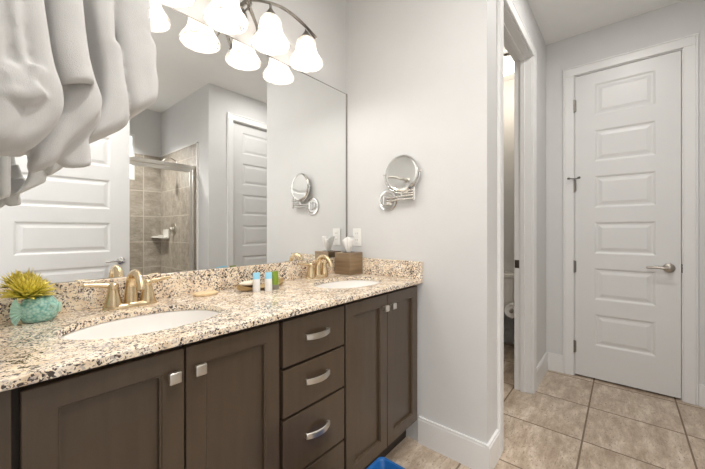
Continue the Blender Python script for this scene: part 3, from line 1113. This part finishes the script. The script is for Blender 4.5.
# boat-shaped tray behind the tubes
ty, tx = 1.285, 0.865
tr = thing('vanity_tray', (tx, ty, ZC), 'shallow boat-shaped wooden tray behind the little toiletry tubes', 'tray')
bm = bmn()
prev = None
nn = 20
rings = []
for k in range(nn + 1):
    t = -1 + 2 * k / nn
    x = tx + 0.125 * t
    hw = 0.040 * math.sqrt(max(0.0, 1 - abs(t) ** 2.6)) + 0.004
    zb = 0.012 * abs(t) ** 3
    rim = 0.012 + 0.012 * t * t
    rings.append([bm.verts.new((x, ty + a * hw, ZC + zb + b)) for a, b in ((-0.55, 0), (-1, rim), (-0.9, rim), (-0.5, 0.004), (0.5, 0.004), (0.9, rim), (1, rim), (0.55, 0))])
for a, b in zip(rings, rings[1:]):
    for i in range(8):
        bm.faces.new((a[i], a[(i + 1) % 8], b[(i + 1) % 8], b[i]))
bm.faces.new(rings[0])
bm.faces.new(rings[-1][::-1])
obj('tray_body', bm, M['wood'], tr, smooth=True)
# cream washcloth roll lying on a dark dish in the tray
dd = thing('soap_dish', (tx - 0.062, ty, ZC + 0.005), 'small dark brown dish standing in the wooden tray', 'dish')
bm = bmn()
lathe(bm, [(0, 0), (0.022, 0), (0.032, 0.012), (0.036, 0.022), (0.033, 0.022), (0.026, 0.010), (0, 0.006)], (tx - 0.062, ty, ZC + 0.0045), (0, 0, 1), 32, 1.25, 0.75)
obj('dish_body', bm, M['wooddark'], dd, smooth=True)
bm = bmn()
lathe(bm, [(0, 0), (0.034, 0.0), (0.042, 0.004), (0.040, 0.010), (0.026, 0.015), (0, 0.017)], (tx - 0.062, ty, ZC + 0.0275), (0, 0, 1), 32, 1.2, 0.75)
tag(obj('soap_bar', bm, M['cream'], smooth='all'), 'domed cream soap on the dark dish behind the blue-topped tubes', 'soap')


def tube_bottle(x, y, mb, mc, top_m, label, h=0.083, r=0.0165):
    t = thing('toiletry_tube', (x, y, ZC), label, 'toiletry tube', 'toiletry tubes on the counter')
    bm = bmn()
    lathe(bm, [(0, 0.0), (r * 0.93, 0.0), (r, 0.002), (r, 0.022), (r * 0.98, 0.023), (0, 0.023)], (x, y, ZC), (0, 0, 1), 28)
    obj('cap', bm, mc, t, smooth=True)
    bm = bmn()
    rings = []
    zlist = [0.0232, 0.035, 0.05, 0.065, 0.076, h]
    for j, z in enumerate(zlist):
        f = max(0, (z - 0.035) / (h - 0.035))
        ax = r * (0.97 + 0.12 * f)
        ay = r * (0.97 - 0.82 * f ** 1.2)
        rings.append([bm.verts.new((x + ax * math.cos(2 * PI * k / 28), y + ay * math.sin(2 * PI * k / 28), ZC + z)) for k in range(28)])
    for a, b in zip(rings, rings[1:]):
        for k in range(28):
            bm.faces.new((a[k], a[(k + 1) % 28], b[(k + 1) % 28], b[k]))
    bm.faces.new(rings[0][::-1])
    bm.faces.new(rings[-1])
    tb_ = obj('tube_body', bm, mb, t, smooth=True)
    if top_m:
        bm = bmn()
        rings = []
        for z in (0.056, 0.066, 0.076, h + 0.001):
            f = max(0, (z - 0.035) / (h - 0.035))
            ax = r * (0.97 + 0.12 * f) + 0.0007
            ay = r * (0.97 - 0.82 * f ** 1.2) + 0.0007
            rings.append([bm.verts.new((x + ax * math.cos(2 * PI * k / 28), y + ay * math.sin(2 * PI * k / 28), ZC + z)) for k in range(28)])
        for a, b in zip(rings, rings[1:]):
            for k in range(28):
                bm.faces.new((a[k], a[(k + 1) % 28], b[(k + 1) % 28], b[k]))
        bm.faces.new(rings[-1])
        ob = obj('blue_band', bm, top_m, t, smooth=True)
        ob['label'] = 'sky blue upper band'
    return t


def onc(u, v):
    rx, ry = ray(u)
    s = (CAM_H - ZC) * FPX / (v - HOR)
    return s * rx, s * ry


p1, p2, p3 = onc(256.5, 291.5), onc(268.5, 291), onc(276.5, 289.5)
tube_bottle(p1[0], p1[1], M['tubewhite'], M['tubewhite'], M['bluecap'], 'white tube with sky blue top standing beside the dark dish, furthest from the green tube')
tube_bottle(p2[0], p2[1], M['tubewhite'], M['tubewhite'], M['bluecap'], 'white tube with sky blue top standing right next to the green tube')
tube_bottle(p3[0], p3[1] + 0.01, M['green'], M['greycap'], None, 'olive green tube standing on its grey cap on the granite')

# ------------------------------------------------------------------ fish planter
fx, fy = 0.117, 1.325
fp = thing('fish_planter', (fx, fy, ZC), 'teal ceramic fish-shaped planter with a spiky yellow-green plant on the granite', 'planter')
bm = bmn()
n = 36
rings = []
prof = [(0.020, 0.0), (0.030, 0.003), (0.037, 0.015), (0.041, 0.032), (0.0395, 0.047), (0.034, 0.060), (0.029, 0.067), (0.028, 0.071), (0.024, 0.071), (0.023, 0.060), (0.0, 0.058)]
lathe(bm, prof, (fx + 0.008, fy, ZC), (0, 0, 1), n, 1.12, 0.82, cap0=True)
pot = obj('fish_body', bm, M['teal'], fp, smooth='all')
bm = bmn()
lathe(bm, [(0.0, 0.0), (0.014, 0.0), (0.016, 0.004), (0.010, 0.007), (0.0, 0.005)], (fx + 0.050, fy - 0.006, ZC + 0.036), (0.95, -0.3, 0), 20)
lathe(bm, [(0.0, 0.0), (0.006, 0.001), (0.006, 0.004), (0.0, 0.006)], (fx + 0.034, fy - 0.026, ZC + 0.048), (0.5, -0.85, 0.1), 16)
obj('mouth_and_eye', bm, M['tealplain'], fp, smooth=True)
bm = bmn()
rings = []
for k in range(13):                    # ribbed tail fan
    a = R(-62 + 124 * k / 12)
    rip = 0.003 * (1 if k % 2 else -1)
    ln = 0.041 - 0.006 * math.cos(2 * a)
    row = []
    for f in (0.0, 0.5, 1.0):
        row.append(Vector((fx - 0.024 - f * ln * 0.8 * math.cos(a), fy - 0.014 + rip * f, ZC + 0.0375 + f * ln * math.sin(a))))
    rings.append(row)
va = [[bm.verts.new(p + Vector((0, -0.005 + 0.002 * i, 0))) for i, p in enumerate(r)] for r in rings]
vb = [[bm.verts.new(p + Vector((0, 0.005 - 0.002 * i, 0))) for i, p in enumerate(r)] for r in rings]
for k in range(12):
    for i in range(2):
        bm.faces.new((va[k][i], va[k + 1][i], va[k + 1][i + 1], va[k][i + 1]))
        bm.faces.new((vb[k][i], vb[k][i + 1], vb[k + 1][i + 1], vb[k + 1][i]))
    bm.faces.new((va[k][2], va[k + 1][2], vb[k + 1][2], vb[k][2]))
    bm.faces.new((va[k][0], vb[k][0], vb[k + 1][0], va[k + 1][0]))
for k in (0, 12):
    for i in range(2):
        bm.faces.new((va[k][i], va[k][i + 1], vb[k][i + 1], vb[k][i]))
obj('tail_fin', bm, M['tealplain'], fp, smooth=True)
bm = bmn()
lay = bm.verts.layers.float.new('tipness')
rnd = random.Random(3)
for k in range(150):
    el = R(5 + 80 * (k / 150) ** 0.85)
    az = k * 2.39996
    L = 0.056 + rnd.uniform(-0.012, 0.014) - 0.006 * (k / 150)
    d = Vector((math.cos(az) * math.cos(el), math.sin(az) * math.cos(el) * 0.8, math.sin(el)))
    b0 = Vector((fx - 0.014 + 0.012 * math.cos(az), fy + 0.009 * math.sin(az), ZC + 0.072 + 0.012 * rnd.random()))
    s = d.cross(Vector((0, 0, 1))).normalized()
    if s.length < 0.1:
        s = Vector((1, 0, 0))
    t = s.cross(d)
    prev = None
    for f, wd in ((0.0, 0.0032), (0.3, 0.0066), (0.65, 0.0052), (1.0, 0.0005)):
        c = b0 + d * (L * f) + Vector((0, 0, -0.012 * f * f * math.cos(el) + 0.006 * f))
        ring = []
        for q in (s * wd, t * wd * 0.35, -s * wd, -t * wd * 0.35):
            v_ = bm.verts.new(c + q)
            v_[lay] = min(1.0, f * 0.92 + rnd.uniform(-0.05, 0.08))
            ring.append(v_)
        if prev:
            for i in range(4):
                bm.faces.new((prev[i], prev[(i + 1) % 4], ring[(i + 1) % 4], ring[i]))
        prev = ring
obj('succulent', bm, M['leaf'], fp, smooth='all')

# ------------------------------------------------------------------ shower enclosure
se = thing('shower_enclosure', (0.8, YG, 0), 'framed clear glass shower screen seen in the vanity mirror', 'shower screen')
bm = bmn()
box(bm, XW, 1.62, YG - 0.025, YG + 0.025, 1.875, 1.915, 0.004, 2)
obj('header_rail', bm, M['nickel'], se)
bm = bmn()
box(bm, 1.590, 1.62, YG - 0.02, YG + 0.02, 0.02, 1.875, 0.003, 1)
obj('wall_jamb', bm, M['nickel'], se)
bm = bmn()
box(bm, XW, 1.62, YG - 0.06, YG + 0.06, 0, 0.08, 0.004, 1)
obj('curb', bm, M['tile_white'], se)
for nm, x0, x1, yo in (('sliding_panel', 0.76, 1.585, 0.012), ('fixed_panel', 0.0, 0.84, -0.012)):
    bm = bmn()
    fr = 0.026
    box(bm, x0, x0 + fr, YG + yo - 0.009, YG + yo + 0.009, 0.085, 1.87, 0.002, 1)
    box(bm, x1 - fr, x1, YG + yo - 0.009, YG + yo + 0.009, 0.085, 1.87, 0.002, 1)
    box(bm, x0 + fr, x1 - fr, YG + yo - 0.009, YG + yo + 0.009, 0.085, 0.115)
    box(bm, x0 + fr, x1 - fr, YG + yo - 0.009, YG + yo + 0.009, 1.835, 1.87)
    p = obj(nm, bm, M['nickel'], se)
    bm = bmn()
    box(bm, x0 + fr, x1 - fr, YG + yo - 0.003, YG + yo + 0.003, 0.115, 1.835)
    obj('glass', bm, M['glass'], p)

shd = thing('showerhead', (1.62, -1.40, 2.04), 'nickel shower head on a curved arm above the tiled shower wall', 'shower head')
bm = bmn()
lathe(bm, [(0, 0), (0.032, 0), (0.030, 0.006), (0.012, 0.012), (0, 0.012)], (1.621, -1.40, 2.04), (-1, 0, 0), 24)
tube(bm, catmull([(1.615, -1.40, 2.04), (1.56, -1.40, 2.065), (1.50, -1.40, 2.055), (1.465, -1.40, 2.015)], 7), 0.009, 12)
obj('arm', bm, M['nickel'], shd, smooth=True)
bm = bmn()
lathe(bm, [(0, 0.0), (0.014, 0.0), (0.016, 0.018), (0.040, 0.045), (0.043, 0.056), (0, 0.058)], (1.468, -1.40, 2.02), (-0.55, 0, -0.83), 28)
obj('spray_face', bm, M['nickel'], shd, smooth=True)
sv = thing('shower_valve', (1.62, -1.50, 1.2), 'round nickel shower valve with lever on the tiled wall', 'shower valve')
bm = bmn()
lathe(bm, [(0, 0), (0.085, 0), (0.085, 0.004), (0.070, 0.010), (0.03, 0.013), (0.026, 0.035), (0.022, 0.045), (0, 0.048)], (1.621, -1.50, 1.20), (-1, 0, 0), 36)
obj('escutcheon', bm, M['nickel'], sv, smooth=True)
bm = bmn()
tube(bm, [(1.585, -1.50, 1.20), (1.572, -1.485, 1.16), (1.565, -1.47, 1.115)], [0.010, 0.008, 0.006], 10)
obj('lever', bm, M['nickel'], sv, smooth=True)
bm = bmn()
pts = [(1.621, YB + 0.012)] + [(1.621 - 0.11 * math.cos(R(a)), YB + 0.012 + 0.11 * math.sin(R(a))) for a in range(0, 91, 10)]
lo_ = [bm.verts.new((x, y, 1.09)) for x, y in pts]
hi_ = [bm.verts.new((x, y, 1.11)) for x, y in pts]
bm.faces.new(lo_[::-1])
bm.faces.new(hi_)
for k in range(len(pts)):
    bm.faces.new((lo_[k], lo_[(k + 1) % len(pts)], hi_[(k + 1) % len(pts)], hi_[k]))
tag(obj('corner_shelf', bm, M['tile_white'], bevel=0.003), 'white corner soap shelf in the tiled shower', 'shelf')
bm = bmn()
box(bm, 1.545, 1.6205, -1.80, -1.63, 1.085, 1.10, 0.004, 2)
box(bm, 1.606, 1.6205, -1.80, -1.63, 1.10, 1.20, 0.004, 2)
box(bm, 1.545, 1.555, -1.80, -1.63, 1.10, 1.125, 0.003, 2)
tag(obj('soap_holder', bm, M['tile_white']), 'white ceramic soap holder on the tiled shower wall below the valve', 'soap holder')

# ------------------------------------------------------------------ toilet room
tx0, tyc = 3.635, 1.06
to = thing('toilet', (3.30, tyc, 0), 'white toilet against the far wall of the toilet room', 'toilet')
bm = bmn()
box(bm, 3.445, tx0, tyc - 0.245, tyc + 0.245, 0.40, 0.715, 0.025, 3)
obj('tank', bm, M['ceramic'], to, smooth=True)
bm = bmn()
box(bm, 3.43, tx0 + 0.002, tyc - 0.255, tyc + 0.255, 0.715, 0.752, 0.012, 3)
obj('tank_lid', bm, M['ceramic'], to, smooth=True)
bm = bmn()
lathe(bm, [(0.0, 0.0), (0.60, 0.0), (0.62, 0.03), (0.55, 0.12), (0.62, 0.22), (0.90, 0.33), (1.0, 0.375), (1.0, 0.395), (0.78, 0.395), (0.70, 0.33), (0.4, 0.24), (0.0, 0.22)], (3.20, tyc, 0), (0, 0, 1), 40, 0.25, 0.18)
box(bm, 3.25, 3.60, tyc - 0.10, tyc + 0.10, 0.0, 0.395, 0.03, 2)
obj('bowl', bm, M['ceramic'], to, smooth=True)
bm = bmn()
lathe(bm, [(0.72, 0.396), (1.0, 0.396), (1.02, 0.404), (0.98, 0.414), (0.74, 0.414), (0.72, 0.396)], (3.20, tyc, 0), (0, 0, 1), 40, 0.25, 0.185)
obj('seat', bm, M['plastic_white'], to, smooth=True)
bm = bmn()
lathe(bm, [(0.0, 0.0), (1.0, 0.0), (1.02, 0.008), (0.97, 0.016), (0.0, 0.018)], (3.20, tyc, 0.4145), (0, 0, 1), 40, 0.25, 0.185)
obj('seat_lid', bm, M['plastic_white'], to, smooth=True)

rx_, ry_, rz_ = 3.02, 0.728, 0.505
rh = thing('toilet_roll_holder', (rx_, YT + 0.116, rz_), 'nickel toilet roll holder on the toilet room wall', 'toilet roll holder')
bm = bmn()
lathe(bm, [(0, 0), (0.024, 0), (0.022, 0.006), (0.009, 0.010), (0.008, 0.05), (0, 0.05)], (rx_ + 0.085, YT + 0.116, rz_), (0, 1, 0), 20)
tube(bm, [(rx_ + 0.085, YT + 0.16, rz_), (rx_ + 0.085, ry_, rz_), (rx_ - 0.07, ry_, rz_)], 0.0075, 10)
obj('holder_arm', bm, M['nickel'], rh, smooth=True)
bm = bmn()
lathe(bm, [(0.020, -0.052), (0.056, -0.052), (0.0575, -0.050), (0.0575, 0.050), (0.056, 0.052), (0.020, 0.052), (0.020, -0.052)], (rx_, ry_ , rz_ - 0.012), (1, 0, 0), 40)
rl = tag(obj('toilet_roll', bm, M['paper'], smooth=True), 'white toilet paper roll seen through the toilet room doorway', 'toilet roll')
bm = bmn()
lathe(bm, [(0, 0), (0.085, 0), (0.10, 0.30), (0.103, 0.305), (0.097, 0.305), (0.083, 0.01), (0, 0.01)], (3.50, 0.74, 0), (0, 0, 1), 32)
tag(obj('waste_bin', bm, M['bin'], smooth=True), 'dark brown waste bin on the floor beside the toilet', 'waste bin')

# ------------------------------------------------------------------ blue bin in front of the vanity
bm = bmn()
bxr, byr, bt = 1.055, 0.742, 0.28


def rrect(x0, x1, y0, y1, r, z):
    out = []
    for cx, cy, a0 in ((x1 - r, y1 - r, 0), (x0 + r, y1 - r, 90), (x0 + r, y0 + r, 180), (x1 - r, y0 + r, 270)):
        for k in range(6):
            a = R(a0 + 90 * k / 5)
            out.append(bm.verts.new((cx + r * math.cos(a), cy + r * math.sin(a), z)))
    return out


bx_l, by_l = bxr - 0.30, byr - 0.22
seq = []
for ins, z in ((0.035, 0.0), (0.032, 0.003), (0.008, bt - 0.02), (0.0, bt - 0.018), (0.0, bt), (0.009, bt), (0.012, bt - 0.004), (0.036, 0.006)):
    seq.append(rrect(bx_l + ins, bxr - ins, by_l + ins, byr - ins, 0.022, z))
for a, b in zip(seq, seq[1:]):
    for k in range(len(a)):
        bm.faces.new((a[k], a[(k + 1) % len(a)], b[(k + 1) % len(b)], b[k]))
bm.faces.new(seq[0][::-1])
bm.faces.new(seq[-1])
tag(obj('plastic_bin', bm, M['blue'], smooth=True), 'bright blue plastic bin on the floor in front of the vanity', 'bin')

# ------------------------------------------------------------------ towels on the west wall
TB_Z = 1.83
tbar = thing('towel_rail', (XW, 0.86, TB_Z), 'nickel towel rail on the wall above the hanging white towels', 'towel rail')
bm = bmn()
for yy in (0.60, 1.16):
    bm = bmn()
    lathe(bm, [(0, 0), (0.025, 0), (0.025, 0.006), (0.010, 0.01), (0.010, 0.13), (0, 0.135)], (XW, yy, TB_Z), (1, 0, 0), 20)
    obj('bracket', bm, M['nickel'], tbar, smooth=True)
bm = bmn()
tube(bm, [(XW + 0.12, 0.585, TB_Z), (XW + 0.12, 1.175, TB_Z)], 0.009, 12)
obj('bar', bm, M['nickel'], tbar, smooth=True)

from mathutils import noise as mnoise


def lobe(bm, rows, y0, dp, seed=0, rip=0.004, n=44, power=2.6, hollow=0.0):
    """one hanging fold; rows (v_left, v_right, u_left, u_right) give its edges at distance y0, swept dp metres deep"""
    A = catmull([Vector((r[0], r[2], 0)) for r in rows], 6)
    B = catmull([Vector((r[1], r[3], 0)) for r in rows], 6)
    rings = []
    L = len(A) - 1
    for i, (a, b) in enumerate(zip(A, B)):
        yy = y0 + dp * 0.45
        pl, pr = at_y(a[1], a[0], yy), at_y(b[1], b[0], yy)
        cx, cz = (pl.x + pr.x) / 2, (pl.z + pr.z) / 2
        hx, hz = (pr.x - pl.x) / 2, (pr.z - pl.z) / 2
        taper = 1.0 - 0.45 * max(0, (i / L - 0.8) / 0.2) ** 2
        ring = []
        for k in range(n):
            t = 2 * PI * k / n
            c, s_ = math.cos(t), math.sin(t)
            e = 2 / power
            fx_ = math.copysign(abs(c) ** e, c)
            fy_ = math.copysign(abs(s_) ** e, s_)
            q = Vector((cx + hx * fx_, y0 + dp / 2 + dp / 2 * taper * fy_, cz + hz * fx_))
            nz = mnoise.noise(Vector((q.x * 30 + seed, q.y * 14, q.z * 5))) + 0.6 * mnoise.noise(Vector((q.x * 16 + seed, q.y * 30, q.z * 14)))
            q += Vector((0.6 * c, s_, 0.2)) * (nz * rip)
            ring.append(bm.verts.new(q))
        rings.append(ring)
    for a, b in zip(rings, rings[1:]):
        for k in range(n):
            bm.faces.new((a[k], a[(k + 1) % n], b[(k + 1) % n], b[k]))
    for rg, up_ in ((rings[0], 0.0), (rings[-1], hollow)):
        c = sum((v.co for v in rg), Vector()) / n
        if up_:
            inner = [bm.verts.new(c + (v.co - c) * 0.72 + Vector((0, 0, up_ * 0.6))) for v in rg]
            for k in range(n):
                bm.faces.new((rg[k], inner[k], inner[(k + 1) % n], rg[(k + 1) % n]))
            rg = inner
        cv = bm.verts.new(c + Vector((0, 0, up_)))
        for k in range(n):
            bm.faces.new((rg[k], cv, rg[(k + 1) % n]))


def towel(name, lobes, label, extra=None, vox=0.0034):
    bm = bmn()
    for i, (rows, y0, dp, rip, power, hol) in enumerate(lobes):
        lobe(bm, rows, y0, dp, seed=(len(label) * 3 + i * 17) % 97, rip=rip, power=power, hollow=hol)
    if extra:
        extra(bm)
    o = tag(obj(name, bm, M['towel'], smooth='all'), label, 'towel', 'white towels on the rail')
    m1 = o.modifiers.new('remesh', 'REMESH')
    m1.mode = 'VOXEL'
    m1.voxel_size = vox
    m1.use_smooth_shade = True
    m2 = o.modifiers.new('smooth', 'SMOOTH')
    m2.factor = 0.5
    m2.iterations = 3
    return o


TA, TZ = 0.755, 0.125
towel('hanging_towel', [
    ([(-82, -82, 58, 84), (-64, -64, 76, 104), (-40, -40, 97, 134), (0, 0, 104, 145), (33, 33, 108, 147.5), (42, 41, 109, 147), (58, 53, 112, 152), (80, 72, 116, 152), (97, 86, 120, 154), (111, 97, 123, 153.5), (117, 104, 126, 152), (119, 107, 129, 149)], TA + 0.03, TZ, 0.004, 3.4, 0.0),
    ([(-82, -82, 52, 80), (-64, -64, 66, 94), (-40, -40, 78, 104), (0, 0, 81, 109), (45, 45, 87, 111), (55, 55, 89, 117), (82, 80, 93, 120), (110, 100, 92, 124), (132, 114, 80, 126), (145, 121, 70, 126), (151, 127, 65, 124), (152, 130, 66, 119)], TA, TZ, 0.004, 3.4, 0.0),
    ([(-82, -82, 14, 40), (-40, -40, 4, 34), (40, 40, 2, 30), (90, 90, 2, 28), (130, 130, 2, 27), (148, 149, 3, 26), (154, 155, 5, 24)], TA + 0.04, TZ - 0.03, 0.004, 3.0, 0.0),
    ([(-82, -82, 26, 62), (-40, -40, 26, 58), (40, 40, 28, 56), (90, 90, 28, 55), (135, 133, 28, 55), (155, 150, 29, 54), (160, 155, 31, 52)], TA + 0.03, TZ - 0.02, 0.004, 3.0, 0.0),
], 'white bath towel with two long smooth layers, hanging outermost from the wall beside the mirror')
TA, TZ = 0.672, 0.075
towel('hanging_towel', [
    ([(-100, -100, 24, 62), (-60, -60, 38, 74), (0, 0, 43, 82), (38, 38, 47, 86), (66, 66, 53, 90), (78, 78, 57, 93), (85, 84, 60, 94), (88, 87, 62, 92)], TA - 0.01, TZ - 0.01, 0.002, 2.4, 0.045),
    ([(60, 60, 66, 90), (84, 80, 62, 96), (100, 92, 60, 100), (116, 101, 52, 102), (136, 114, 40, 99), (152, 130, 29, 85), (163, 146, 25, 68), (170, 160, 27, 57), (173, 168, 32, 50)], TA + 0.022, TZ - 0.02, 0.005, 2.8, 0.02),
    ([(100, 100, 70, 100), (125, 120, 62, 100), (143, 138, 55, 90), (152, 146, 54, 91), (161, 156, 57, 92), (166, 164, 62, 92), (168, 167, 68, 90)], TA + 0.045, TZ - 0.035, 0.006, 2.4, 0.015),
], 'white hand towel with a rolled top and loose folded lower corners, hanging in the middle')
TA, TZ = 0.585, 0.08


def knot(bm):
    for pts, r in (([(0, 73), (9, 69), (15, 72), (17, 80), (23, 85), (31, 83), (36, 76), (37, 66)], 0.0085), ([(3, 96), (9, 88), (10, 79), (5, 72)], 0.010), ([(12, 92), (20, 95), (30, 94), (40, 88)], 0.012)):
        tube(bm, catmull([at_y(u, v, TA + 0.006) for u, v in pts], 5), r, 12)


towel('hanging_towel', [
    ([(-140, -140, -4, 38), (-60, -60, 4, 40), (0, 0, 10, 44), (40, 40, 16, 49), (70, 70, 24, 55), (92, 90, 24, 62), (110, 107, 8, 64), (128, 119, -4, 60), (143, 133, -12, 50), (152, 145, -12, 36), (155, 152, -4, 22)], TA + 0.008, TZ, 0.004, 2.7, 0.0),
    ([(-140, -140, -10, 12), (-60, -60, 0, 14), (0, 0, 2, 19), (40, 40, 8, 24), (66, 66, 12, 30), (82, 80, 12, 34), (90, 88, 14, 32)], TA, TZ - 0.02, 0.004, 2.4, 0.0),
    ([(-140, -140, -40, 0), (-60, -60, -30, 4), (0, 0, -26, 6), (40, 40, -24, 12), (66, 66, -24, 14), (100, 100, -28, 22), (125, 125, -28, 26), (143, 143, -26, 20), (151, 151, -22, 12)], TA, TZ, 0.004, 2.5, 0.0),
], 'white towel bunched and tucked into a knot, hanging closest to the entry door', extra=knot)
